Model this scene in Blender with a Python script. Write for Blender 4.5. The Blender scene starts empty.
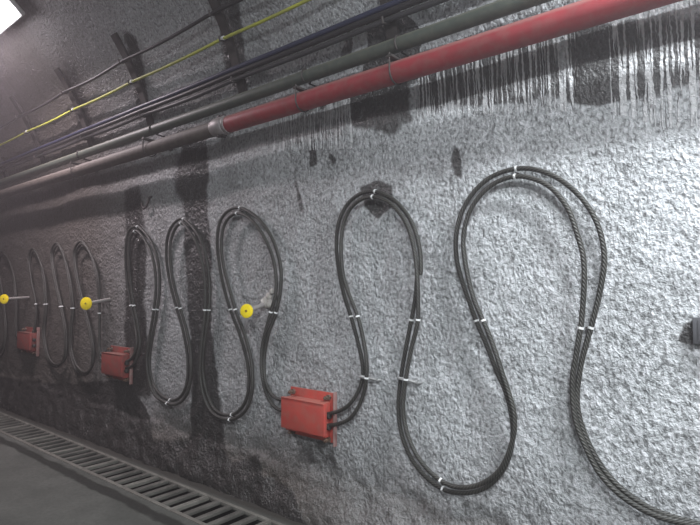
import bpy, bmesh, math, random
from mathutils import Vector, Matrix, noise

random.seed(7)
scene = bpy.context.scene
col = scene.collection

# ------------------------------------------------------------------ camera
F = 530.0
YAW = math.atan2(656.0, F)          # angle between the view and the tunnel direction (-x)
PITCH = math.atan2(27.5, F)
CAM = Vector((0, 0, 1.6))
fwd = Vector((-math.cos(YAW) * math.cos(PITCH), math.sin(YAW) * math.cos(PITCH), math.sin(PITCH)))
rgt = fwd.cross(Vector((0, 0, 1))).normalized()
upv = rgt.cross(fwd).normalized()
cam_data = bpy.data.cameras.new('camera')
cam = bpy.data.objects.new('camera', cam_data)
col.objects.link(cam)
cam.matrix_world = Matrix.Translation(CAM) @ Matrix((rgt, upv, -fwd)).transposed().to_4x4()
cam_data.sensor_width = 36.0
cam_data.lens = F / 700.0 * 36.0
cam_data.clip_end = 200
scene.camera = cam

# ------------------------------------------------------------------ world, exposure
w = bpy.data.worlds.new('world'); scene.world = w; w.use_nodes = True
w.node_tree.nodes['Background'].inputs[0].default_value = (0.30, 0.26, 0.26, 1)
w.node_tree.nodes['Background'].inputs[1].default_value = 0.05
# thin dust in the tunnel air
vs = w.node_tree.nodes.new('ShaderNodeVolumeScatter'); vs.inputs['Density'].default_value = .013; vs.inputs['Anisotropy'].default_value = .45
vs.inputs['Color'].default_value = (.94, .87, .90, 1)
w.node_tree.links.new(vs.outputs[0], w.node_tree.nodes['World Output'].inputs['Volume'])
scene.view_settings.view_transform = 'Standard'
scene.view_settings.look = 'None'
scene.view_settings.exposure = 0.1
scene.view_settings.gamma = 1.0
scene.view_settings.use_curve_mapping = False
scene.cycles.use_denoising = True
scene.cycles.max_bounces = 6
scene.cycles.sample_clamp_indirect = 4.0

def area(name, loc, target, sx, sy, power, colr):
    d = bpy.data.lights.new(name, 'AREA'); d.shape = 'RECTANGLE'; d.size = sx; d.size_y = sy
    d.energy = power; d.color = colr
    o = bpy.data.objects.new(name, d); col.objects.link(o)
    o.location = loc
    z = -(Vector(target) - Vector(loc)).normalized()
    x = Vector((1, 0, 0)); x = (x - z * x.dot(z)).normalized(); y = z.cross(x)
    o.matrix_world = Matrix.Translation(Vector(loc)) @ Matrix((x, y, z)).transposed().to_4x4()
    return o

# lamps of the tunnel: (x centre, y, z, watts, tint); the housings are built further down
LAMPS = [(-6.15, 1.76, 4.25, 135, (1.0, 0.87, 0.92)),
         (0.75, 2.06, 3.98, 200, (0.90, 0.96, 1.0)),
         (1.3, -1.76, 4.25, 260, (0.92, 0.97, 1.0)),
         (4.6, -1.76, 4.25, 215, (0.90, 0.96, 1.0))]
for (lx, ly, lz, lp, lc) in LAMPS:
    s = 1 if ly > 0 else -1
    area('lamp_light', (lx, ly - s * 0.125, lz - 0.125), (lx, ly - s * 0.9, 2.2 if ly > 0 else 1.0), 1.1, 0.18, lp, lc)

# ------------------------------------------------------------------ helpers
WY = 2.8          # right wall
SPR = 2.6         # springing height of the arch
RISE = 2.4

def ray(u, v):
    return (fwd * F + rgt * (u - 350.0) - upv * (v - 262.5)).normalized()

def at(u, v, y):
    d = ray(u, v)
    return CAM + d * ((y - CAM.y) / d.y)

def prof(z):
    if z <= SPR: return WY
    q = min(1.0, (z - SPR) / RISE)
    return WY * math.sqrt(max(0.0, 1 - q * q))

def hit(u, v, off=0.0):
    """where the line of sight meets the wall or the arch"""
    d = ray(u, v); t = 0.5
    while t < 60:
        p = CAM + d * t
        if p.y >= prof(p.z + off * .45) - off * .9: return p
        t += 0.005
    return p

def tag(o, label=None, cat=None, group=None, kind=None):
    if label: o['label'] = label
    if cat: o['category'] = cat
    if group: o['group'] = group
    if kind: o['kind'] = kind
    return o

def empty(name, loc, label=None, cat=None, group=None):
    o = bpy.data.objects.new(name, None); col.objects.link(o); o.location = loc
    o.empty_display_size = 0.1
    return tag(o, label, cat, group)

def obj(name, bm, mat, parent=None, smooth=True):
    me = bpy.data.meshes.new(name); bm.to_mesh(me); bm.free()
    me.materials.append(mat)
    if smooth:
        for p in me.polygons: p.use_smooth = True
        try: me.set_sharp_from_angle(angle=math.radians(40))
        except Exception: pass
    o = bpy.data.objects.new(name, me); col.objects.link(o)
    if parent: o.parent = parent
    return o

def box(bm, x0, x1, y0, y1, z0, z1, bev=0.0, mtx=None):
    m = Matrix.Translation(((x0 + x1) / 2, (y0 + y1) / 2, (z0 + z1) / 2)) @ Matrix.Diagonal((x1 - x0, y1 - y0, z1 - z0, 1))
    t = bmesh.new()
    bmesh.ops.create_cube(t, size=1.0, matrix=m)
    if bev: bmesh.ops.bevel(t, geom=t.edges[:], offset=bev, segments=2, affect='EDGES', profile=0.5)
    merge(bm, t, mtx)

def merge(bm, t, mtx=None):
    if mtx is not None: bmesh.ops.transform(t, matrix=mtx, verts=t.verts)
    me = bpy.data.meshes.new('tmp'); t.to_mesh(me); t.free()
    bm.from_mesh(me); bpy.data.meshes.remove(me)

def frame_from(d):
    z = d.normalized()
    x = z.orthogonal().normalized()
    return Matrix((x, z.cross(x), z)).transposed().to_4x4()

def cyl(bm, a, b, r, r2=None, n=24, bev=0.0):
    a = Vector(a); b = Vector(b)
    t = bmesh.new()
    bmesh.ops.create_cone(t, cap_ends=True, segments=n, radius1=r, radius2=r if r2 is None else r2, depth=(b - a).length)
    if bev:
        es = [e for e in t.edges if abs(e.verts[0].co.z - e.verts[1].co.z) < 1e-6]
        bmesh.ops.bevel(t, geom=es, offset=bev, segments=2, affect='EDGES', profile=0.5)
    merge(bm, t, Matrix.Translation((a + b) / 2) @ frame_from(b - a))

def catmull(P, step):
    out = []
    n = len(P)
    for i in range(n - 1):
        p0 = P[i - 1] if i else P[0] * 2 - P[1]
        p1, p2 = P[i], P[i + 1]
        p3 = P[i + 2] if i + 2 < n else P[-1] * 2 - P[-2]
        k = max(2, int((p2 - p1).length / step) + 1)
        # centripetal form keeps uneven spacing smooth
        t0 = 0.0; t1 = t0 + max(1e-4, (p1 - p0).length) ** .5; t2 = t1 + max(1e-4, (p2 - p1).length) ** .5; t3 = t2 + max(1e-4, (p3 - p2).length) ** .5
        for j in range(k):
            t = t1 + (t2 - t1) * j / k
            A1 = p0 * ((t1 - t) / (t1 - t0)) + p1 * ((t - t0) / (t1 - t0))
            A2 = p1 * ((t2 - t) / (t2 - t1)) + p2 * ((t - t1) / (t2 - t1))
            A3 = p2 * ((t3 - t) / (t3 - t2)) + p3 * ((t - t2) / (t3 - t2))
            B1 = A1 * ((t2 - t) / (t2 - t0)) + A2 * ((t - t0) / (t2 - t0))
            B2 = A2 * ((t3 - t) / (t3 - t1)) + A3 * ((t - t1) / (t3 - t1))
            out.append(B1 * ((t2 - t) / (t2 - t1)) + B2 * ((t - t1) / (t2 - t1)))
    out.append(P[-1])
    return out

def smooth_path(P, k):
    for _ in range(k):
        P = [P[0]] + [(P[i - 1] + P[i] * 2 + P[i + 1]) / 4 for i in range(1, len(P) - 1)] + [P[-1]]
    return P

def tube(bm, P, r, n=12):
    """tube along P with u = around, v = length in metres"""
    uvl = bm.loops.layers.uv.verify()
    rings = []; L = []; acc = 0.0
    T = [(P[min(i + 1, len(P) - 1)] - P[max(i - 1, 0)]).normalized() for i in range(len(P))]
    X = T[0].orthogonal().normalized()
    for i, p in enumerate(P):
        if i: acc += (p - P[i - 1]).length
        X = (X - T[i] * X.dot(T[i])).normalized(); Y = T[i].cross(X)
        rr = r(acc) if callable(r) else r
        rings.append([bm.verts.new(p + (X * math.cos(a) + Y * math.sin(a)) * rr) for a in [2 * math.pi * j / n for j in range(n)]])
        L.append(acc)
    for i in range(len(P) - 1):
        for j in range(n):
            f = bm.faces.new((rings[i][j], rings[i][(j + 1) % n], rings[i + 1][(j + 1) % n], rings[i + 1][j]))
            for lp, (a, b) in zip(f.loops, ((j, i), (j + 1, i), (j + 1, i + 1), (j, i + 1))):
                lp[uvl].uv = (a / n, L[b])
    bm.faces.new(rings[0][::-1]); bm.faces.new(rings[-1])

# ------------------------------------------------------------------ materials
class NT:
    def __init__(s, name):
        s.m = bpy.data.materials.new(name); s.m.use_nodes = True
        s.t = s.m.node_tree; s.b = s.t.nodes['Principled BSDF']
    def n(s, typ, **kw):
        nd = s.t.nodes.new(typ)
        for k, v in kw.items():
            if k.startswith('i_'): nd.inputs[k[2:].replace('_', ' ')].default_value = v
            else: setattr(nd, k, v)
        return nd
    def l(s, a, b): s.t.links.new(a, b)
    def val(s, x, sock):
        if hasattr(x, 'is_output'): s.l(x, sock)
        else: sock.default_value = x
    def math(s, op, a, b=0.0, c=None, clamp=False):
        nd = s.n('ShaderNodeMath', operation=op); nd.use_clamp = clamp
        s.val(a, nd.inputs[0]); s.val(b, nd.inputs[1])
        if c is not None: s.val(c, nd.inputs[2])
        return nd.outputs[0]
    def mix(s, f, a, b):
        nd = s.n('ShaderNodeMix', data_type='RGBA')
        s.val(f, nd.inputs[0])
        for x, k in ((a, 6), (b, 7)):
            if hasattr(x, 'is_output'): s.l(x, nd.inputs[k])
            else: nd.inputs[k].default_value = (*x, 1)
        return nd.outputs[2]
    def ramp(s, f, a, b):
        nd = s.n('ShaderNodeMapRange'); nd.interpolation_type = 'SMOOTHSTEP'
        s.val(f, nd.inputs[0]); nd.inputs[1].default_value = a; nd.inputs[2].default_value = b
        return nd.outputs[0]
    def noise(s, vec, scale, detail=3, rough=.55, dist=0.0):
        nd = s.n('ShaderNodeTexNoise'); s.l(vec, nd.inputs['Vector'])
        nd.inputs['Scale'].default_value = scale; nd.inputs['Detail'].default_value = detail
        nd.inputs['Roughness'].default_value = rough; nd.inputs['Distortion'].default_value = dist
        return nd.outputs[0]
    def map(s, vec, sc, loc=(0, 0, 0)):
        nd = s.n('ShaderNodeMapping'); s.l(vec, nd.inputs[0])
        nd.inputs['Scale'].default_value = sc; nd.inputs['Location'].default_value = loc
        return nd.outputs[0]
    def bump(s, h, strength, dist, nrm=None):
        nd = s.n('ShaderNodeBump'); s.l(h, nd.inputs['Height'])
        nd.inputs['Strength'].default_value = strength; nd.inputs['Distance'].default_value = dist
        if nrm is not None: s.l(nrm, nd.inputs['Normal'])
        return nd.outputs[0]

def srgb(r, g, b):
    f = lambda c: (c / 255 / 12.92) if c / 255 <= .04045 else ((c / 255 + .055) / 1.055) ** 2.4
    return (f(r), f(g), f(b))

def plain(name, c, rough=.6, metal=0.0, dust=0.0, dustc=(.22, .2, .18), bump=0.0, scale=40.0, c2=None, topdust=0.0):
    t = NT(name); tc = t.n('ShaderNodeTexCoord').outputs['Object']
    n1 = t.noise(tc, scale * .25, 4); n2 = t.noise(tc, scale * 2, 3)
    cc = t.mix(t.ramp(n1, .35, .7), c, c2 if c2 else tuple(x * .8 for x in c))
    if dust: cc = t.mix(t.math('MULTIPLY', t.ramp(t.noise(tc, scale * .5, 5), .35, .75), dust), cc, dustc)
    if topdust:
        g = t.n('ShaderNodeNewGeometry'); sx = t.n('ShaderNodeSeparateXYZ'); t.l(g.outputs['Normal'], sx.inputs[0])
        up = t.math('MULTIPLY', t.ramp(t.math('ADD', sx.outputs[2], t.math('MULTIPLY', n1, .25)), .38, .72), topdust)
        cc = t.mix(up, cc, dustc)
    t.l(cc, t.b.inputs['Base Color'])
    t.b.inputs['Roughness'].default_value = rough; t.b.inputs['Metallic'].default_value = metal
    if bump: t.l(t.bump(n2, bump, .002), t.b.inputs['Normal'])
    return t.m

# sprayed concrete of wall and arch: marks attribute R = wet / sooty stains, dark patches, painted box shadow, G = lime run zone, B = painted light falloff plus toe grime
def shotcrete():
    t = NT('sprayed_concrete'); tc = t.n('ShaderNodeTexCoord').outputs['Object']
    at_ = t.n('ShaderNodeAttribute', attribute_name='marks'); sp = t.n('ShaderNodeSeparateColor'); t.l(at_.outputs['Color'], sp.inputs[0])
    R, G, B = sp.outputs[0], sp.outputs[1], sp.outputs[2]
    big = t.noise(tc, 2.2, 5); mid = t.noise(tc, 22, 4, .6, .4); fine = t.noise(t.map(tc, (1, 1, .72)), 56, 2, .5, .25); vf = t.noise(tc, 160, 2)
    base = t.mix(t.ramp(big, .3, .7), (.355, .363, .372), (.49, .502, .515))
    fleck = t.ramp(fine, .50, .68)
    base = t.mix(t.math('MULTIPLY', fleck, .6), base, (.70, .70, .73))
    pit = t.ramp(fine, .47, .33)
    base = t.mix(t.math('MULTIPLY', pit, .6), base, (.10, .10, .10))
    # light falloff painted into the colour, with the grime of the toe
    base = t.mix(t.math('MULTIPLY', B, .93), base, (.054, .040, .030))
    # wet stains, dark patches and the painted box shadow
    ed = t.math('ADD', R, t.math('MULTIPLY', t.math('SUBTRACT', t.noise(tc, 11, 6, .72), .5), .8))
    wet = t.ramp(ed, .30, .66)
    base = t.mix(t.math('MULTIPLY', wet, .92), base, (.036, .033, .032))
    # lime runs: narrow vertical streaks that branch off a band and end at different heights
    mv = t.map(tc, (1, 0, .03))
    wv = t.n('ShaderNodeTexNoise'); t.l(t.map(tc, (1, 1, .9)), wv.inputs['Vector']); wv.inputs['Scale'].default_value = 34; wv.inputs['Detail'].default_value = 2
    vadd = t.n('ShaderNodeVectorMath', operation='MULTIPLY_ADD'); t.l(wv.outputs['Color'], vadd.inputs[0]); vadd.inputs[1].default_value = (.014, 0, 0); t.l(mv, vadd.inputs[2])
    st = t.noise(vadd.outputs[0], 72, 1, .5)
    runs = t.ramp(st, .50, .545)
    gz = t.ramp(t.math('ADD', G, t.math('MULTIPLY', t.math('SUBTRACT', t.noise(mv, 21, 1), .5), .7)), .38, .48)
    runs = t.math('MULTIPLY', runs, gz)
    rn = t.math('MULTIPLY', runs, .9)
    base = t.mix(rn, base, (.62, .62, .63))
    t.l(base, t.b.inputs['Base Color'])
    rg = t.math('SUBTRACT', .48, t.math('MULTIPLY', wet, .18)); t.l(rg, t.b.inputs['Roughness'])
    t.b.inputs['Specular IOR Level'].default_value = .5
    h = t.math('ADD', t.math('MULTIPLY', mid, .5), t.math('ADD', t.math('MULTIPLY', fine, .5), t.math('MULTIPLY', vf, .12)))
    h = t.math('ADD', h, t.math('MULTIPLY', runs, .35))
    t.l(t.bump(h, 1.0, .034), t.b.inputs['Normal'])
    return t.m

def floor_mat():
    t = NT('road_concrete'); tc = t.n('ShaderNodeTexCoord').outputs['Object']
    sx = t.n('ShaderNodeSeparateXYZ'); t.l(tc, sx.inputs[0]); y = sx.outputs[1]
    n1 = t.noise(tc, 1.6, 5); n2 = t.noise(tc, 30, 4, .65); n3 = t.noise(tc, 120, 2)
    c = t.mix(t.ramp(n1, .3, .7), (.060, .063, .056), (.105, .108, .098))
    c = t.mix(t.math('MULTIPLY', t.ramp(n2, .4, .7), .4), c, (.05, .05, .047))
    # wet dark seam beside the gutter
    dist = t.math('ABSOLUTE', t.math('SUBTRACT', y, 2.135))
    wob = t.math('ADD', dist, t.math('MULTIPLY', t.math('SUBTRACT', t.noise(t.map(tc, (.5, 1, 1)), 6, 5, .6), .5), .14))
    c = t.mix(t.math('MULTIPLY', t.ramp(wob, .062, .03), .85), c, (.014, .014, .012))
    # damp, dirty strip at the foot of the wall
    foot = t.ramp(t.math('ADD', y, t.math('MULTIPLY', t.math('SUBTRACT', n1, .5), .1)), 2.585, 2.66)
    c = t.mix(t.math('MULTIPLY', foot, .8), c, (.03, .026, .022))
    t.l(c, t.b.inputs['Base Color'])
    t.l(t.math('ADD', .68, t.math('MULTIPLY', n2, .3)), t.b.inputs['Roughness']); t.b.inputs['Specular IOR Level'].default_value = .25
    t.l(t.bump(t.math('ADD', n2, t.math('MULTIPLY', n3, .4)), .5, .008), t.b.inputs['Normal'])
    return t.m

def cable_mat(name, dark, light, pitch=48.0):
    """armoured cable: helical strand pattern from the tube's own coordinates"""
    t = NT(name); uv = t.n('ShaderNodeUVMap').outputs[0]; tc = t.n('ShaderNodeTexCoord').outputs['Object']
    sx = t.n('ShaderNodeSeparateXYZ'); t.l(uv, sx.inputs[0])
    ph = t.math('MULTIPLY', t.math('ADD', t.math('MULTIPLY', sx.outputs[0], 5.0), t.math('MULTIPLY', sx.outputs[1], pitch)), 2 * math.pi)
    s = t.math('ADD', t.math('MULTIPLY', t.math('SINE', ph), .5), .5)
    dn = t.noise(tc, 9, 4)
    f = t.math('MULTIPLY', t.ramp(s, .35, .95), t.math('ADD', .35, t.math('MULTIPLY', t.ramp(dn, .3, .7), .65)))
    t.l(t.mix(f, dark, light), t.b.inputs['Base Color'])
    t.b.inputs['Roughness'].default_value = .5
    t.l(t.bump(s, .8, .003), t.b.inputs['Normal'])
    return t.m

M = {}
M['wall'] = shotcrete()
M['floor'] = floor_mat()
M['trench'] = plain('trench_dark', (.012, .012, .010), .9); M['trench'].node_tree.nodes['Principled BSDF'].inputs['Specular IOR Level'].default_value = .1
M['cable'] = cable_mat('armoured_cable', (.022, .021, .019), (.078, .075, .066))
M['red_pipe'] = plain('red_pipe_paint', (.26, .028, .036), .5, dust=.35, dustc=(.28, .12, .11), c2=(.20, .024, .030), bump=.15, topdust=.85)
M['green_pipe'] = plain('green_pipe_paint', (.060, .072, .060), .55, dust=.4, dustc=(.13, .13, .10), bump=.15, topdust=.7)
M['grey_pipe'] = plain('dusty_steel_pipe', (.075, .06, .052), .7, dust=.5, dustc=(.14, .12, .105), bump=.3, topdust=.6)
M['coupling'] = plain('zinc_coupling', (.30, .27, .27), .5, .3, dust=.5, bump=.2)
M['black_wire'] = plain('black_sheath', (.022, .019, .021), .5, topdust=.1)
M['blue_wire'] = plain('blue_black_sheath', (.028, .032, .07), .45, topdust=.15)
M['grey_wire'] = plain('grey_sheath', (.045, .042, .045), .5, topdust=.3)
M['yellow_wire'] = plain('yellow_sheath', (.50, .52, .06), .5, dust=.5, dustc=(.28, .27, .12), scale=14.0)
M['steel'] = plain('dark_steel', (.05, .043, .042), .6, .3, dust=.5, dustc=(.09, .078, .07), bump=.3)
M['bright'] = plain('galvanised_steel', (.36, .36, .36), .45, .4, dust=.5, bump=.2)
M['white_band'] = plain('white_band', (.82, .82, .82), .5)
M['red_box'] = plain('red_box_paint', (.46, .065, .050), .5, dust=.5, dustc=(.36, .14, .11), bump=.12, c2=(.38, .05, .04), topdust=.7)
M['red_box_dim'] = plain('dim_red_box_paint', (.26, .045, .038), .6, dust=.6, dustc=(.17, .085, .07), bump=.12, c2=(.20, .04, .033), topdust=.8)  # darker copy of the box red: dimness of the far boxes put into the paint
M['dusty_red'] = plain('dusty_red_edge', (.28, .14, .13), .7, dust=.7, dustc=(.30, .24, .22))
M['rust'] = plain('rusty_bolt', (.14, .085, .06), .7, .2, dust=.5)
M['disc'] = plain('yellow_disc', (.92, .72, .015), .4, c2=(.88, .66, .01))
M['disc_dark'] = plain('disc_centre', (.25, .16, .02), .6)
M['rod'] = plain('pale_tube', (.30, .28, .27), .6, dust=.5)
M['mortar'] = plain('mortar', (.50, .47, .44), .85, bump=.6, scale=60)
M['grate'] = plain('cast_grate', (.060, .057, .050), .8, .0, dust=.8, dustc=(.135, .13, .115), scale=10.0, bump=.5)
M['grate_frame'] = plain('dusty_grate_frame', (.12, .115, .10), .85, dust=.7, dustc=(.20, .19, .17), scale=16.0)
M['grey_box'] = plain('grey_sheet_metal', (.12, .12, .13), .5, .2)
M['housing'] = plain('lamp_housing', (.5, .5, .5), .5)
em = NT('lamp_glow'); em.b.inputs['Emission Color'].default_value = (1, .93, 1, 1); em.b.inputs['Emission Strength'].default_value = 14; M['glow'] = em.m

# ------------------------------------------------------------------ stains, dark patches and a painted box shadow on the wall, in wall metres
def poly_px(pts): return [(lambda p: (p.x, p.z))(hit(u, v)) for u, v in pts]
def inpoly(x, z, P):
    c = False; j = len(P) - 1
    for i in range(len(P)):
        if (P[i][1] > z) != (P[j][1] > z) and x < (P[j][0] - P[i][0]) * (z - P[i][1]) / (P[j][1] - P[i][1]) + P[i][0]: c = not c
        j = i
    return c
def dpoly(x, z, P):
    d = 1e9
    for i in range(len(P)):
        ax, az = P[i - 1]; bx, bz = P[i]
        vx, vz = bx - ax, bz - az; q = vx * vx + vz * vz
        t = 0 if q == 0 else max(0, min(1, ((x - ax) * vx + (z - az) * vz) / q))
        d = min(d, math.hypot(x - ax - t * vx, z - az - t * vz))
    return -d if inpoly(x, z, P) else d
DARK = [  # (pixel outline, softness in m, strength)
    ([(124, 190), (140, 185), (148, 240), (146, 300), (150, 360), (152, 400), (126, 400), (124, 300)], .10, .8),
    ([(176, 130), (205, 130), (207, 200), (211, 260), (212, 330), (218, 380), (226, 440), (192, 440), (190, 330), (184, 250)], .07, .9),
    ([(175, 150), (198, 150), (200, 195), (186, 215), (172, 190)], .12, .7),
    ([(-30, 372), (60, 385), (130, 380), (150, 415), (160, 440), (190, 440), (196, 420), (222, 422), (228, 452), (236, 462), (262, 455), (268, 474), (300, 490), (330, 540), (250, 560), (-40, 460)], .06, 1.1),
    ([(566, 30), (630, 22), (640, 95), (600, 108), (566, 105)], .03, .95),
    ([(412, 60), (560, 35), (566, 100), (500, 106), (414, 112)], .05, .72),  # dark zone below the red pipe
    ([(622, 20), (720, 10), (720, 60), (690, 85), (655, 98), (622, 100)], .05, .66),
    ([(345, 85), (412, 70), (412, 120), (395, 135), (350, 128)], .05, .7),
    ([(366, 15), (388, 5), (402, 12), (420, 32), (418, 52), (360, 78), (368, 40)], .02, 1.0),
    ([(348, 30), (352, 38), (350, 60), (340, 62), (340, 52), (345, 42)], .015, .9),
    ([(360, 188), (375, 178), (392, 188), (394, 205), (378, 219), (364, 208)], .03, .85),
    ([(453, 148), (459, 148), (465, 162), (462, 180), (455, 176), (451, 160)], .03, .9),
    ([(308, 140), (316, 140), (318, 165), (310, 168)], .03, .8),
    ([(330, 150), (338, 160), (334, 168), (328, 158)], .02, .7),
    ([(294, 180), (298, 180), (306, 215), (300, 212)], .02, .6),
    ([(214, -20), (236, -20), (246, 84), (232, 90), (222, 60)], .05, .8),  # this and the next two: dark streaks around the cable brackets
    ([(122, 30), (136, 30), (150, 120), (136, 118)], .06, .75),
    ([(62, 62), (76, 62), (94, 140), (78, 140)], .08, .7),
    ([(685, 322), (720, 315), (720, 345), (676, 345), (676, 334)], .015, .7),  # dark patch beside the grey box
    ([(436, 205), (444, 205), (448, 235), (438, 238)], .02, .4),
    ([(289, 425), (334, 440), (340, 470), (300, 462)], .03, .5),  # cast shadow below the nearest junction box, painted on the wall
    ([(285, 130), (345, 112), (350, 138), (300, 150), (285, 150)], .05, .45),
    ([(300, 400), (258, 395), (262, 410), (270, 440), (285, 440)], .04, .3),
]
LIME = [
    ([(412, 60), (574, 25), (574, 110), (500, 112), (414, 116)], .05),
    ([(610, -10), (740, -20), (740, 118), (665, 128), (612, 112)], .05),
    ([(270, 118), (352, 95), (352, 148), (300, 150), (270, 150)], .06),
]
DARK = [(poly_px(p), s, k) for p, s, k in DARK]
LIME = [(poly_px(p), s) for p, s in LIME]
DB = [(min(a for a, b in p) - .3, max(a for a, b in p) + .3, min(b for a, b in p) - .3, max(b for a, b in p) + .3) for p, s, k in DARK]
LB = [(min(a for a, b in p) - .3, max(a for a, b in p) + .3, min(b for a, b in p) - .3, max(b for a, b in p) + .3) for p, s in LIME]
def sst(a, b, x):
    t = max(0, min(1, (x - a) / (b - a))); return t * t * (3 - 2 * t)
def toe_top(x): return .27 + .035 * max(0, min(8, -x)) * .5 + noise.noise(Vector((x * 2.3, 0, 5))) * .05
def marks(x, z):
    r = 0; g = 0
    wob = noise.noise(Vector((x * 9, z * 9, 3.1))) * .02 + noise.noise(Vector((x * 3, z * 3, 7))) * .02
    for (P, s, k), b in zip(DARK, DB):
        if b[0] < x < b[1] and b[2] < z < b[3]:
            r = max(r, k * sst(s, -s, dpoly(x, z, P) + wob))
    for (P, s), b in zip(LIME, LB):
        if b[0] < x < b[1] and b[2] < z < b[3]:
            g = max(g, sst(s, -s, dpoly(x, z, P)))
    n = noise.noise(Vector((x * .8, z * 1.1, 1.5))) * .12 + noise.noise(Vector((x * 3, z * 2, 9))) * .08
    shade_dirt = max(.32 * sst(-1.0, -3.5, x + n * 2), sst(-3.2, -6.3, x + n * 2) * .95)  # light falling off to the left, painted as darkening
    low = sst(.95, .15, z + n * .8 + .10 * sst(-2.5, 0, x) * 2)  # dimness low on the wall, painted the same way
    shade_dirt = max(shade_dirt, low * (.40 + .58 * sst(-.8, -3.0, x)))
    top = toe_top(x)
    shade_dirt = max(shade_dirt, .72 * sst(top + .10, top + .0, z + noise.noise(Vector((x * 7, z * 7, 4))) * .05))
    return (r, g, min(1, shade_dirt))

# ------------------------------------------------------------------ structure: wall, arch, floor
def disp(p):
    a = noise.noise(p * 1.3) * .018 + noise.noise(p * 6) * .008
    q = noise.noise(p * 17 + Vector((3, 1, 2))); a += q * .0045
    a += (noise.noise(p * 36)) * .0055
    return a

xs = []
x = 9.0
while x > -45:
    xs.append(x)
    if x > .9: x -= .12 if x < 3 else .4
    elif x > -4.2: x -= .014
    elif x > -9.5: x -= .03
    elif x > -14: x -= .1
    else: x -= .5

def sheet(name, rows, near):
    """rows: (y, z, ny, nz) section points; near: relief and marks are needed here"""
    bm = bmesh.new(); lay = bm.loops.layers.float_color.new('marks')
    V = []; Mk = []
    for (y, z, ny, nz) in rows:
        rv = []; rm = []
        for X in xs:
            p = Vector((X, y, z))
            k = disp(p)
            toe = 0.0
            if y > 0 and z < .8:
                top = toe_top(X)
                toe = sst(top + .02, top - .03, z) * (.022 + .02 * noise.noise(Vector((X * 5, z * 5, 8)))) + sst(top, 0, z) * .085
                toe += sst(top + .25, top, z) * noise.noise(Vector((X * 11, z * 11, 2))) * .018
            q = p + Vector((0, ny, nz)) * (k + toe)
            if z == 0: q.z = 0
            rv.append(bm.verts.new(q)); rm.append(marks(X, z) if near and y > 0 and -11 < X < 1.5 else (0, 0, sst(-2, -6.5, X) * .9 if near else .35))  # outside the marked stretch the leftward light falloff is painted too
        V.append(rv); Mk.append(rm)
    for i in range(len(rows) - 1):
        for j in range(len(xs) - 1):
            f = bm.faces.new((V[i][j], V[i][j + 1], V[i + 1][j + 1], V[i + 1][j]))
            for lp, c in zip(f.loops, (Mk[i][j], Mk[i][j + 1], Mk[i + 1][j + 1], Mk[i + 1][j])):
                lp[lay] = (*c, 1)
    o = obj(name, bm, M['wall'], smooth=False)
    for pl in o.data.polygons: pl.use_smooth = True
    return tag(o, kind='structure')

rows = []
z = 0.0
while z < SPR - 1e-6:
    rows.append((WY, z, -1, 0)); z += .014
rows.append((WY, SPR, -1, 0))
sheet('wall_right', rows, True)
arch = []
a = 0.0
while a < math.pi + 1e-6:
    y = WY * math.cos(a); zz = SPR + RISE * math.sin(a)
    ny, nz = -math.cos(a) / WY, -math.sin(a) / RISE; L = math.hypot(ny, nz)
    arch.append((y, zz, ny / L, nz / L))
    a += .0058 if a < .42 else (.03 if a < 1.3 else .1)
arch.append((-WY, SPR, 1, 0))
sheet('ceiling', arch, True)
xs_full = xs
xs = [v for i, v in enumerate(xs) if i % 12 == 0 or v < -14]
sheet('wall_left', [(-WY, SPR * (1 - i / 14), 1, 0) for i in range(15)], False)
xs = xs_full

# floor: carriageway, gutter and the strip along the wall
bm = bmesh.new()
def extrude_section(name, sec, mat):
    bm = bmesh.new(); prev = None
    for X in (9.0, 2.0, 0, -2, -4, -8, -14, -45):
        cur = [bm.verts.new((X, y, z)) for y, z in sec]
        if prev:
            for i in range(len(sec) - 1): bm.faces.new((prev[i], prev[i + 1], cur[i + 1], cur[i]))
        prev = cur
    return tag(obj(name, bm, mat, smooth=False), kind='structure')
extrude_section('trim_1', [(2.235, -.06), (2.26, -.06), (2.26, -.50), (2.58, -.50), (2.58, -.06), (2.605, -.06)], M['trench'])
sec = [(-2.9, 0), (2.15, 0), (2.235, 0), (2.235, -.06), None, (2.605, -.06), (2.605, 0), (2.95, 0)]
prev = None
for X in (9.0, 2.0, 0, -2, -4, -8, -14, -45):
    cur = [bm.verts.new((X, *q)) if q else None for q in sec]
    if prev:
        for i in range(len(sec) - 1):
            if cur[i] and cur[i + 1]: bm.faces.new((prev[i], prev[i + 1], cur[i + 1], cur[i]))
    prev = cur
tag(obj('floor', bm, M['floor'], smooth=False), kind='structure')

# ------------------------------------------------------------------ drain grates
bmf = bmesh.new()
GL = .70
for (x0, x1, y0, y1) in ((-GL / 2 + .003, GL / 2 - .003, -.180, -.146), (-GL / 2 + .003, GL / 2 - .003, .150, .180),
                         (-GL / 2 + .003, -GL / 2 + .026, -.152, .152), (GL / 2 - .026, GL / 2 - .003, -.152, .152)):
    box(bmf, x0, x1, y0, y1, -.022, .004, .003)
g0 = empty('drain_grate', (0, 0, 0))
obj('frame', bmf, M['grate_frame'], g0)
for k in range(4):
    bx = -GL / 2 + GL / 5 * (k + 1)
    b = bmesh.new(); box(b, bx - .025, bx + .025, -.152, .152, -.020, .003, .003); obj('bar', b, M['grate'], g0)
def copy_tree(o, parent=None):
    c = o.copy(); col.objects.link(c); c.parent = parent
    for ch in [k for k in bpy.data.objects if k.parent == o]: copy_tree(ch, c)
    return c
gl = ['slotted drain grate in the gutter, nearest one at the bottom edge of the picture']
gx0 = -2.45
NG = 11
ords = ['first', 'second', 'third', 'fourth', 'fifth', 'sixth', 'seventh', 'eighth', 'ninth', 'tenth', 'eleventh', 'twelfth', 'thirteenth']
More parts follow.
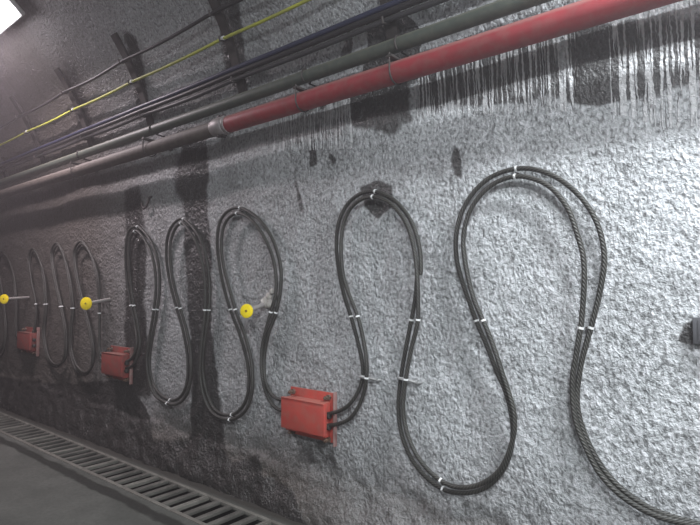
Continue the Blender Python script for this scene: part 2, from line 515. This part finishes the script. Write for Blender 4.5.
for i in range(NG):
    g = g0 if i == NG - 1 else copy_tree(g0)
    g.location = (gx0 - i * GL, 2.42, 0)
    if i == 0: lb = 'slotted drain grate nearest the viewer, at the bottom edge of the picture'
    elif i == NG - 1: lb = 'slotted drain grate at the far left end of the gutter row'
    else: lb = 'slotted drain grate, %s from the near end of the gutter row' % ords[i]
    tag(g, lb, 'drain grate', 'drain grates in the gutter')

# ------------------------------------------------------------------ looped armoured cables (traced outlines lie on the wall plane)
YA, YB = 2.763, 2.737      # back and front strand
RC = .0132
def P3(pts, y):
    out = []
    for q in pts:
        out.append(at(q[0], q[1], q[2] if len(q) > 2 else y))
    return out
cables = {}
def cable(key, pts, y, label, name='armoured_cable', r=RC):
    P = smooth_path(catmull(P3(pts, y), .012), 6)
    bm = bmesh.new(); tube(bm, P, r, 14)
    o = obj(name, bm, M['cable'])
    tag(o, label, 'cable', 'looped black cables on the wall')
    cables[key] = P
    return o

R_OUT = [(720, 530), (694, 523), (655.7, 511), (627, 493.5), (604, 470), (589.5, 445), (580, 420), (577, 400), (578.5, 380), (582, 360), (588, 338), (591.4, 325.7), (597, 305), (601.4, 284), (604.5, 258.6), (598.6, 227), (584, 201),
         (558.6, 178.6), (532.9, 169), (514, 169), (491, 177), (472.9, 193), (461.4, 213), (456, 236), (457, 261), (463, 284), (468.6, 300), (477, 323), (487, 346), (497, 372), (505, 390), (511, 412), (513, 435), (508, 460),
         (497, 478), (483, 489), (465.7, 493), (446, 490.5), (427, 478), (411, 458), (401, 431), (398.5, 405), (400.5, 381), (405.5, 350), (411.4, 320), (415, 300), (418.5, 270), (417.5, 251), (411, 227), (402, 211)]
# outer strand: continues as the outer arc of the second loop
R_OUT = R_OUT[:-3] + [(420.5, 275), (420, 251), (414.5, 229), (405.5, 212), (391, 197.7), (375.4, 191.5), (361.7, 193), (348, 203.4), (338.9, 221.7), (336.4, 244.6), (338.5, 268), (343.5, 293), (351, 316.6), (358, 342),
         (362, 360), (363, 376), (358.5, 391, 2.75), (346.5, 407, 2.74), (328, 414, 2.735), (322, 414.5, 2.735)]
R_IN = [(720, 533), (694, 526), (654, 515), (624, 498), (600, 474), (585.5, 447), (575.5, 421), (572.5, 395), (572.8, 375), (575.4, 360), (578, 343), (581, 325.7), (583, 303), (584.3, 280), (583.5, 258), (578.6, 238.6), (567, 207),
        (550, 187), (533, 178.6), (517, 176.2), (498.6, 181), (481.4, 194), (468.6, 214), (463.2, 241), (466.6, 270), (474, 300), (484, 322.5), (493, 345), (502, 372), (508.5, 392), (514, 412), (514.5, 430), (509, 452), (499, 471), (483, 483),
        (466, 487.5), (449, 485), (431, 473), (416, 454), (406, 429), (403, 404), (405.5, 381), (411, 350), (418, 320), (423, 290), (424, 280), (421.5, 254)]
R_IN = R_IN[:-3] + [(418, 298), (417.5, 280), (414.5, 251), (407.4, 226), (398, 211), (387, 201), (374, 196.8), (361.7, 199), (350, 209), (343, 226), (341, 251.4), (344, 279), (350.5, 298), (357.7, 316.6), (363.5, 340), (366.5, 360), (366.5, 378),
        (361.5, 400, 2.75), (351, 417.5, 2.74), (340, 423.5, 2.735), (328, 425.4, 2.735), (322, 425.5, 2.735)]
cable('r_out', R_OUT, YA, 'outer black cable of the two big loops right of the nearest red box')
cable('r_in', R_IN, YB, 'inner black cable of the two big loops right of the nearest red box')
M_A = [(284, 400, 2.735), (279, 399.5, 2.735), (271.5, 394.5, 2.74), (265.5, 382, 2.74), (264, 362), (267.9, 335.7), (275.5, 314), (280.5, 290), (280.5, 266), (272.5, 239), (260, 220.5), (248.6, 211.5), (238.3, 207.5), (228, 210.9), (220.3, 221), (217.2, 239), (219, 262),
       (224, 288), (230.5, 310), (241, 338), (248, 366), (248.5, 390), (243, 406), (231, 415), (216.5, 411), (208, 397), (203.5, 377), (203, 358), (205.5, 335.7), (209, 310), (209.5, 283), (206, 257), (200.5, 239), (193.3, 228), (181.7, 218.6), (172.7, 225),
       (167.6, 236.6), (166.3, 254.6), (168.9, 277.7), (175.3, 303.4), (183, 330.6), (187.5, 356), (187, 382), (182, 395), (173, 400.5), (165, 398), (157.3, 391), (151.5, 379), (149.3, 361), (152, 341), (157, 313), (159.9, 283), (157, 257), (149.6, 239), (136, 226.5),
       (129, 231), (126, 244), (126, 270), (130, 300), (135, 325), (137, 345, 2.74), (132, 358, 2.74), (124, 362, 2.735), (120, 362.5, 2.735)]
M_B = [(284, 411, 2.735), (279.5, 410, 2.735), (272, 404, 2.74), (265.5, 391, 2.742), (261.5, 368), (262.5, 345), (270, 315), (276, 291), (274.5, 265), (266.6, 241.7), (255, 223.7), (247, 216.5), (238.8, 213.2), (230.6, 216), (223.9, 226), (221.3, 244), (223.4, 265),
       (229.8, 290), (235.5, 310), (245.5, 337), (252, 366), (252, 392), (246, 410), (231.5, 419.5), (213.5, 414), (204.5, 399), (200.5, 379), (200.5, 359), (202.5, 335), (205, 310), (205, 285), (201.5, 260), (196, 242), (189, 230), (181.8, 223), (175.5, 228.5),
       (171, 240), (170, 256), (172.5, 278), (178.8, 303), (186.5, 330), (191, 356), (190, 384), (184.5, 398.5), (175, 404.5), (165, 402.5), (154.5, 394.5), (149, 380), (146.8, 361), (149, 341), (153.5, 313), (156, 284), (153, 259), (146.5, 243), (136.2, 231),
       (131, 236), (129, 248), (129.5, 270), (133, 300), (138, 325), (140, 347, 2.74), (134, 364, 2.74), (124.5, 368.5, 2.735), (120, 369, 2.735)]
cable('m_a', M_A, YA, 'outer black cable of the three loops between the two nearer red boxes')
cable('m_b', M_B, YB, 'inner black cable of the three loops between the two nearer red boxes')
L_A = [(106, 356, 2.735), (102.5, 355.5, 2.74), (99.8, 350, 2.73), (99.5, 330), (99.5, 312), (97, 280), (89.5, 253), (80.5, 241.5), (74, 251), (75, 270), (79, 290), (84, 309), (89, 330), (92.6, 352), (90.5, 369), (84, 375), (75, 368), (69.7, 346), (70.5, 326), (72, 309), (68.8, 280), (63, 256),
       (56.5, 243), (51.4, 251), (54, 278), (60, 305), (65, 335), (64, 358), (57, 367), (48.5, 360), (43, 335), (45, 307), (43, 278), (39, 261), (32.5, 248.5), (28.5, 257), (31, 278), (36, 304), (36, 320), (33, 332, 2.74), (29.5, 338, 2.74), (27, 338.5, 2.735)]
L_B = [(u + 1.6 if 4 < i < 36 else u, v + (2.5 if v < 262 else (-2.5 if v > 360 else 0)) + (5 if i < 4 or i > 38 else 0), *r) for i, (u, v, *r) in enumerate(L_A)]
cable('l_a', L_A, YA, 'outer cable of the dim row of slim loops between the two farther red boxes')
cable('l_b', L_B, YB, 'inner cable of the dim row of slim loops between the two farther red boxes')
F_A = [(19, 338, 2.735), (16.5, 336, 2.742), (15.5, 325), (15.5, 303), (13, 278), (7, 257), (2, 252), (-3, 260), (0, 285), (3, 305), (5, 330), (2, 348), (-3, 354), (-8, 345), (-10, 320), (-11, 300), (-14, 275), (-19, 262), (-23, 272), (-22, 300)]
cable('f_a', F_A, YA, 'dim black cable loop at the left edge beyond the farthest red box')
F_B = [(u + 1.2, v + (2.5 if v < 270 else 4 if v > 330 else 0), *r) for (u, v, *r) in F_A]
cable('f_b', F_B, YB, 'second dim black cable nested in the loop beyond the farthest red box')

# ------------------------------------------------------------------ cable clips: white bands round the strands, on a peg in the wall
def clip(u, v, keys, label, hook=False, ln=.011):
    tgt = at(u, v, 2.75)
    res = []
    for k in keys:
        P = cables[k]
        if res: tgt = res[0][0]
        wz = 4.0 if v < 360 and v > 290 else 1.0     # side by side at mid height
        i = min(range(1, len(P) - 1), key=lambda j: (P[j] - tgt).length + wz * abs(P[j].z - tgt.z) + (0 if wz > 1 else 1.5 * abs(P[j].x - tgt.x)))
        res.append((P[i], (P[i + 1] - P[i - 1]).normalized()))
    c = sum((p for p, t in res), Vector()) / len(res)
    base = Vector((c.x, WY, c.z))
    e = empty('cable_hanger' if hook else 'cable_clip', base, label, 'cable hanger' if hook else 'cable clip', 'galvanised hangers on the cable loops' if hook else 'white clips on the cable loops')
    for p, t in res:
        bm = bmesh.new()
        q = p - base
        tube(bm, [q - t * ln / 2, q + t * ln / 2], RC + .0022, 18)
        cyl(bm, q + Vector((0, -RC - .003, 0)) - t * .004, q + Vector((0, -RC - .003, 0)) + t * .004, .005, n=8)
        obj('band', bm, M['white_band'], e)
    bm = bmesh.new()
    cyl(bm, (0, .02, 0), (0, c.y - WY + .006, 0), .005, n=12)
    obj('peg', bm, M['steel'], e)
    if hook:
        bm = bmesh.new()
        T = res[0][1]; S = T.cross(Vector((0, 1, 0))).normalized()
        if S.x < 0: S = -S
        q = c - base
        r = .030
        ring = [q + (S * math.cos(a) * r * 1.15 + Vector((0, 1, 0)) * math.sin(a) * r) for a in [i / 20 * 2 * math.pi for i in range(21)]]
        tube(bm, ring, .006, 8)
        tube(bm, [q + S * r, q + S * (r + .03) + Vector((0, .01, -.004)), q + S * (r + .055) + Vector((0, .028, -.008)), q + S * (r + .065) + Vector((0, .06, -.008))], .009, 10)
        obj('shackle', bm, M['bright'], e)
        bm = bmesh.new()
        for s_ in (.035, .055):
            cyl(bm, q + S * (r + s_ - .006) + Vector((0, .015, -.005)), q + S * (r + s_ + .006) + Vector((0, .017, -.005)), .011, n=6)
        obj('nut', bm, M['bright'], e)
    return e
RR = ('r_out', 'r_in'); MM = ('m_a', 'm_b'); LL = ('l_a', 'l_b'); FF = ('f_a', 'f_b')
for u, v, ks, lb in [
    (516, 172, RR, 'white clips at the crown of the largest, rightmost cable loop'),
    (586, 327, RR, 'white clip at mid height on the right side of the rightmost cable loop'),
    (481, 322, RR, 'white clip at mid height on the left side of the rightmost cable loop'),
    (441, 484, RR, 'white clip low down on the cable bend right of the nearest red box'),
    (415, 320, RR, 'white clip midway up the right side of the loop above the nearest red box'),
    (354, 317, RR, 'white clip midway up the left side of the loop above the nearest red box'),
    (374.5, 194, RR, 'white clips at the crown of the second largest loop, over a dark spot'),
    (277, 313, MM, 'white clip on the cable just right of the nearest yellow disc'),
    (238.5, 210, MM, 'white clips at the crown of the loop above the nearest yellow disc'),
    (233, 310, MM, 'white clip on the cable just left of the nearest yellow disc'),
    (231, 417, MM, 'white clips at the bottom of the bend left of the nearest red box'),
    (207, 310, MM, 'white clip at mid height beside the broad wet streak, on its right edge'),
    (182, 221, MM, 'white clips at the crown of the loop by the broad wet streak'),
    (177, 308, MM, 'white clip at mid height on the cable left of the broad wet streak'),
    (168.5, 402, MM, 'white clips at the bottom of the bend over the pale patch'),
    (157, 309, MM, 'white clip midway up the right side of the loop above the middle red box'),
    (136, 229, MM, 'white clips at the crown of the loop right above the middle red box'),
    (133, 306, MM, 'white clip midway up the left side of the loop above the middle red box'),
    (99.5, 313, LL, 'small white clip just right of the middle yellow disc'),
    (72, 308, LL, 'small white clip on the cable just left of the middle yellow disc'),
    (61, 307, LL, 'small white clip, second from the middle yellow disc towards the left'),
    (45, 304, LL, 'small white clip, third from the middle yellow disc towards the left'),
    (36.5, 304, LL, 'small white clip on the cable above the farthest red box')]:
    clip(u, v, ks, lb)
clip(366, 377, RR, 'galvanised hanger with ring where the cables drop to the nearest red box', True)
clip(404, 379, RR, 'galvanised hanger with ring on the left side of the lowest cable bend', True)

# ------------------------------------------------------------------ red junction boxes
def jbox(u, v, label, paint='red_box'):
    c = at(u, v, 2.675)
    e = empty('junction_box', (c.x, WY, c.z), label, 'junction box', 'red junction boxes on the wall')
    b = bmesh.new()
    box(b, -.205, .205, -.030, -.018, -.165, .170, .003); obj('back_plate', b, M[paint], e)
    b = bmesh.new()
    box(b, -.185, .185, -.100, -.030, -.125, .110, .006); obj('body', b, M[paint], e)
    b = bmesh.new()
    box(b, -.205, .205, -.124, -.112, -.106, .106, .004)
    box(b, -.205, .205, -.128, -.100, .104, .110, .002)
    box(b, .199, .206, -.122, -.094, -.104, .108, .002)
    box(b, -.206, -.199, -.122, -.094, -.104, .108, .002)
    obj('cover', b, M[paint], e)
    for sx, sz in ((-.17, .138), (.17, .138), (-.17, -.146), (.17, -.146)):
        b = bmesh.new()
        cyl(b, (sx, -.012, sz), (sx, -.085, sz), .007, n=10)
        cyl(b, (sx, -.03, sz), (sx, -.045, sz), .020, n=6)
        cyl(b, (sx, -.060, sz), (sx, -.074, sz), .015, n=6)
        obj('bolt', b, M['rust'], e)
    b = bmesh.new()
    box(b, .222, .228, -.050, -.014, -.185, .18, .001)
    box(b, .206, .224, -.026, -.018, .10, .14); box(b, .206, .224, -.026, -.018, -.14, -.10)
    obj('side_bracket', b, M['dusty_red'], e)
    for sx in (-1, 1):
        for zz in (.022, -.052):
            b = bmesh.new()
            cyl(b, (sx * .186, -.065, zz), (sx * .210, -.065, zz), .020, n=16, bev=.002)
            obj('cable_gland', b, M['steel'], e)
    return e
J1 = jbox(301.5, 416.5, 'nearest red junction box, with two black cables entering from either side')
J2 = jbox(111, 364.5, 'middle red junction box, below the middle yellow disc in the dim part', 'red_box_dim')
J3 = jbox(23, 341, 'farthest red junction box, dim, near the left edge of the picture', 'red_box_dim')

# ------------------------------------------------------------------ yellow discs on tubes
def disc(ud, vd, uw, vw, rad, label, lump=False):
    wpt = at(uw, vw, WY)
    # distance of the disc from the wall: same x as the tube's foot
    best = min((i * .005 for i in range(10, 90)), key=lambda o: abs(at(ud, vd, WY - o).x - wpt.x))
    dpt = at(ud, vd, WY - best)
    e = empty('marker_rod', wpt, label, 'yellow marker', 'yellow discs on tubes sticking out of the wall')
    q = dpt - wpt
    b = bmesh.new(); cyl(b, (0, .03, 0), q, .017, n=16); obj('tube', b, M['rod'], e)
    nrm = (Vector((0, -1, 0)) * .75 + (CAM - dpt).normalized() * .6).normalized()
    b = bmesh.new()
    cyl(b, q, q + nrm * .010, rad, n=40, bev=.003)
    cyl(b, q + nrm * .010, q + nrm * .014, rad * .82, n=40, bev=.001)
    cyl(b, q - nrm * .03, q, .026, n=20)
    d = obj('disc', b, M['disc'], e)
    b = bmesh.new(); cyl(b, q + nrm * .013, q + nrm * .0165, .010, n=16); obj('centre_screw', b, M['disc_dark'], d)
    if lump:
        b = bmesh.new()
        for (dx, dz, r_) in ((0, 0, .042), (.03, .045, .030), (.06, .085, .024), (.035, -.01, .034)):
            t = bmesh.new(); bmesh.ops.create_icosphere(t, subdivisions=3, radius=r_)
            for v_ in t.verts: v_.co *= 1 + noise.noise(v_.co * 40 + Vector((dx * 9, 0, 0))) * .35
            merge(b, t, Matrix.Translation((dx, -.012, dz)))
        obj('mortar_lump', b, M['mortar'], e)
    return e
disc(247, 311, 268, 302, .052, 'nearest yellow disc on a grey tube, pale mortar lump at its foot', True)
disc(86.5, 303.5, 109, 299, .066, 'middle yellow disc on a tube, left of the wet streaks')
disc(4.5, 299, 29, 297, .062, 'farthest yellow disc on a tube, at the left edge of the picture')

# ------------------------------------------------------------------ pipes
def straight(name, x0, x1, y, z, r, mat, parent, n=32):
    b = bmesh.new()
    P = [Vector((x0 + (x1 - x0) * i / 40, 0, 0)) for i in range(41)]
    tube(b, P, r, n)
    o = obj(name, b, mat, parent); return o
YR = 2.55
pr = at(500, 35.5, YR); pl = at(228, 128, YR)
zr = (pr.z + pl.z) / 2
xc = at(224, 131, YR).x
e = tag(straight('fire_main', xc + .001, 6.0, YR, zr, .064, M['red_pipe'], None), 'thick red painted pipe running along the upper wall at right', 'pipe'); e.location = (0, YR, zr)
e = tag(straight('dusty_pipe', -16, xc - .0, YR, zr, .058, M['grey_pipe'], None), 'dusty grey brown pipe continuing the red one to the left', 'pipe'); e.location = (0, YR, zr)
e = empty('pipe_coupling', (xc - .02, YR, zr), 'pale ring coupling where the red pipe meets the dusty grey pipe', 'pipe coupling')
b = bmesh.new(); cyl(b, (-.07, 0, 0), (.05, 0, 0), .074, n=32, bev=.006); cyl(b, (.05, 0, 0), (.085, 0, 0), .069, n=32, bev=.004); cyl(b, (-.10, 0, 0), (-.07, 0, 0), .064, n=32, bev=.004); obj('sleeve', b, M['coupling'], e)
for s in (-1, 1):
    b = bmesh.new(); box(b, -.05, .035, -.02, .02, s * .07 - .012, s * .07 + .018, .004); cyl(b, (-.01, -.035, s * .078), (-.01, .035, s * .078), .008, n=8); obj('lug', b, M['steel'], e)
YG = 2.585
g1 = at(480, 14.5, YG); g2 = at(230, 104, YG); zg = (g1.z + g2.z) / 2
e = tag(straight('green_pipe', -16, 6.0, YG, zg, .043, M['green_pipe'], None), 'dull green pipe running just above the red pipe', 'pipe'); e.location = (0, YG, zg)
print('pipes', zr, pr.z, pl.z, zg, g1.z, g2.z, xc)

# pipe brackets: cantilever arm with U bolts
def pipe_bracket(x, label):
    e = empty('pipe_bracket', (x, WY, zr), label, 'pipe bracket', 'steel brackets under the two pipes')
    ywall = prof(zg)
    b = bmesh.new()
    za = .064 + .014
    box(b, -.02, .02, YR - .075 - WY, .03, za - .008, za + .008, .002)
    box(b, -.02, .02, prof(zr) - WY - .035, prof(zr) - WY - .012, za - .05, za + .05, .002)
    obj('arm', b, M['steel'], e)
    b = bmesh.new()
    P = [Vector((0, YR - WY + .069 * math.cos(a), .069 * math.sin(a))) for a in [math.radians(180 + 180 * i / 24) for i in range(25)]]
    P = [Vector((0, P[0].y, za + .02)), *P, Vector((0, P[-1].y, za + .02))]
    tube(b, P, .005, 8); obj('u_bolt', b, M['steel'], e)
    b = bmesh.new()
    P = [Vector((0, YG - WY + .048 * math.cos(a), zg - zr + .048 * math.sin(a))) for a in [math.radians(-60 + 300 * i / 24) for i in range(25)]]
    tube(b, [Vector((0, .03 + prof(zg) - WY, zg - zr - .045)), *P], .006, 8); obj('hook', b, M['steel'], e)
for i, (u, lb) in enumerate([(396, 'bracket carrying the two pipes under the dark stained patch'),
                             (303, 'bracket carrying the red and green pipes, midway along the red pipe'),
                             (150, 'bracket carrying the two pipes just left of the pipe coupling'),
                             (78, 'faint bracket under the dusty pipe near the left')]):
    pipe_bracket(at(u, 60 if u > 300 else 150, YR).x, lb)

# ------------------------------------------------------------------ cable brackets bent to the arch, and the thin cables
bxs = [hit(385, 0, .05).x] + [hit(226, 36, .05).x, hit(135, 80, .05).x, hit(76, 107, .05).x]
step = (bxs[0] - bxs[-1]) / 3
bx_all = [bxs[0] + step, bxs[0], bxs[1], bxs[2], bxs[3], bxs[3] - step * .95, bxs[3] - step * 1.9, bxs[3] - step * 2.85]
print('bracket x', bx_all)
pk = hit(210, 5, .085); py = hit(220, 33, .085); pb = hit(233, 70, .085)
ZK, ZY, ZB = pk.z, py.z, pb.z
print('wires z', ZK, ZY, ZB)
OFF = .085
def wp(z, off):
    """point off the arch by off metres, at height z: returns y, z"""
    y = prof(z); q = (z - SPR) / RISE
    ny, nz = -y / WY ** 2, -(z - SPR) / RISE ** 2
    L = math.hypot(ny, nz)
    return y + ny / L * off, z + nz / L * off
WIRES = [(ZK, 0, .014, 'black_wire', 'black cable, topmost of the cables strung between the wall brackets', .035),
         (ZY, 0, .012, 'yellow_wire', 'bright yellow cable strung between the wall brackets', .02),
         (ZB + .036, 0, .019, 'blue_wire', 'dark blue cable, uppermost of the bundle above the green pipe', .004),
         (ZB, .012, .019, 'black_wire', 'black cable in the middle of the bundle above the green pipe', .008),
         (ZB - .036, 0, .018, 'grey_wire', 'dark grey cable, lowest of the bundle above the green pipe', .018)]
for z0, doff, r_, mt, lb, sag in WIRES:
    pts = []
    for i in range(len(bx_all) - 1):
        xa, xb = bx_all[i], bx_all[i + 1]
        for k in range(16):
            t = k / 16
            y, z = wp(z0, OFF + doff)
            pts.append(Vector((xa + (xb - xa) * t, y, z - sag * 4 * t * (1 - t) * (0.7 + .5 * noise.noise(Vector((i * 3.7, z0 * 9, 0)))))))
    y, z = wp(z0, OFF + doff)
    x_ext = [Vector((bx_all[0] + 3.0, y, z + .0))]
    pts = x_ext + smooth_path(pts + [Vector((bx_all[-1], y, z))], 3)
    b = bmesh.new(); tube(b, pts, r_, 12)
    tag(obj('strung_cable', b, M[mt]), lb, 'cable', 'cables strung on the wall brackets')
blabels = ['cable bracket just beyond the top right, out past the dark patch', 'steel cable bracket at the top edge over the dark stained patch', 'steel cable bracket on the arch just above the pipe coupling',
           'steel cable bracket, second to the left of the pipe coupling', 'steel cable bracket, third to the left of the pipe coupling', 'faint cable bracket, fourth to the left of the pipe coupling',
           'faint cable bracket near the left edge above the far pipes', 'farthest cable bracket in the dimness at left']
for i, bx in enumerate(bx_all):
    if i == 0: continue
    y0, z0 = wp(ZB - .12, .0)
    e = empty('cable_bracket', (bx, y0, z0), blabels[i], 'cable bracket', 'steel cable brackets on the arch')
    b = bmesh.new()
    zs = [ZB - .16 + k * .06 for k in range(int((ZK + .22 - ZB + .16) / .06) + 1)]
    sec = []
    for zz in zs:
        a_, c_ = wp(zz, .02), wp(zz, .045)
        sec.append([Vector((sx * .042, p[0] - y0, p[1] - z0)) for p in (a_, c_) for sx in (-1, 1)])
    Vv = [[b.verts.new(p) for p in s] for s in sec]
    for k in range(len(Vv) - 1):
        for (m, n_) in ((0, 1), (1, 3), (3, 2), (2, 0)):
            b.faces.new((Vv[k][m], Vv[k][n_], Vv[k + 1][n_], Vv[k + 1][m]))
    b.faces.new((Vv[0][0], Vv[0][2], Vv[0][3], Vv[0][1])); b.faces.new((Vv[-1][0], Vv[-1][1], Vv[-1][3], Vv[-1][2]))
    bmesh.ops.recalc_face_normals(b, faces=b.faces[:])
    obj('upright', b, M['steel'], e, smooth=False)
    for zz, dz in ((ZK, .016), (ZY, .014), (ZB - .036, .018)):
        b = bmesh.new()
        p0, p1 = wp(zz, .03), wp(zz, OFF + .035)
        o_ = Vector((0, -y0, -z0 - dz))
        A, B_ = Vector((0, *p0)) + o_, Vector((0, *p1)) + o_
        tube(b, smooth_path([A, A * .5 + B_ * .5 + Vector((0, 0, -.006)), B_, B_ + Vector((0, -.008, .035))], 0), .008, 8)
        obj('hook', b, M['steel'], e)
    b = bmesh.new()
    p0 = wp(ZY, OFF); cyl(b, (-.012, p0[0] - y0, p0[1] - z0), (.012, p0[0] - y0, p0[1] - z0), .017, n=14); obj('tie', b, M['white_band'], e)

# small bent hook on the bare wall
p = at(151, 206, WY)
b = bmesh.new()
tube(b, [Vector((.02, .02, .10)), Vector((.02, -.03, .08)), Vector((.018, -.045, .03)), Vector((.0, -.05, -.01)), Vector((-.04, -.05, -.03)), Vector((-.075, -.05, -.005)), Vector((-.085, -.05, .03))], .010, 10)
h = obj('bent_hook', b, M['steel']); h.location = p
tag(h, 'small bent steel hook on the wall between two wet streaks', 'hook')

# grey sheet box cut by the right edge of the picture
p = at(693, 331, 2.76)
e = empty('grey_box', (p.x, WY, p.z), 'small dark grey metal box cut by the right edge of the picture', 'metal box')
b = bmesh.new(); box(b, 0, .22, -.055, -.005, -.055, .060, .004); obj('body', b, M['grey_box'], e)
b = bmesh.new(); box(b, .02, .20, -.060, -.052, -.045, .050, .002); obj('lid', b, M['grey_box'], e)

# ------------------------------------------------------------------ luminaires
ll = ['glowing white tunnel lamp cut by the top left corner of the picture', 'white tunnel lamp over the near end of the cabled wall', 'white tunnel lamp on the opposite haunch, farther along', 'white tunnel lamp on the opposite haunch, behind the viewer']
for (lx, ly, lz, lp, lc), lb in zip(LAMPS, ll):
    s = 1 if ly > 0 else -1
    e = empty('tunnel_lamp', (lx, ly, lz), lb, 'lamp', 'tunnel lamps along the arch')
    d = Vector((0, -s * .65, -.76)).normalized()
    R_ = frame_from(d)
    xa = Vector((1, 0, 0)); za = d; ya = za.cross(xa).normalized()
    R_ = Matrix((xa, ya, za)).transposed().to_4x4()
    b = bmesh.new(); box(b, -.66, .66, -.11, .11, -.07, -.02, .012, R_); obj('housing', b, M['housing'], e)
    b = bmesh.new(); box(b, -.64, .64, -.095, .095, -.018, .085, .03, R_); obj('diffuser', b, M['glow'], e)
    b = bmesh.new()
    for k in (-.45, .45):
        box(b, k - .02, k + .02, -.03, .03, -.30, -.06, .002, R_)
    obj('mount', b, M['steel'], e)
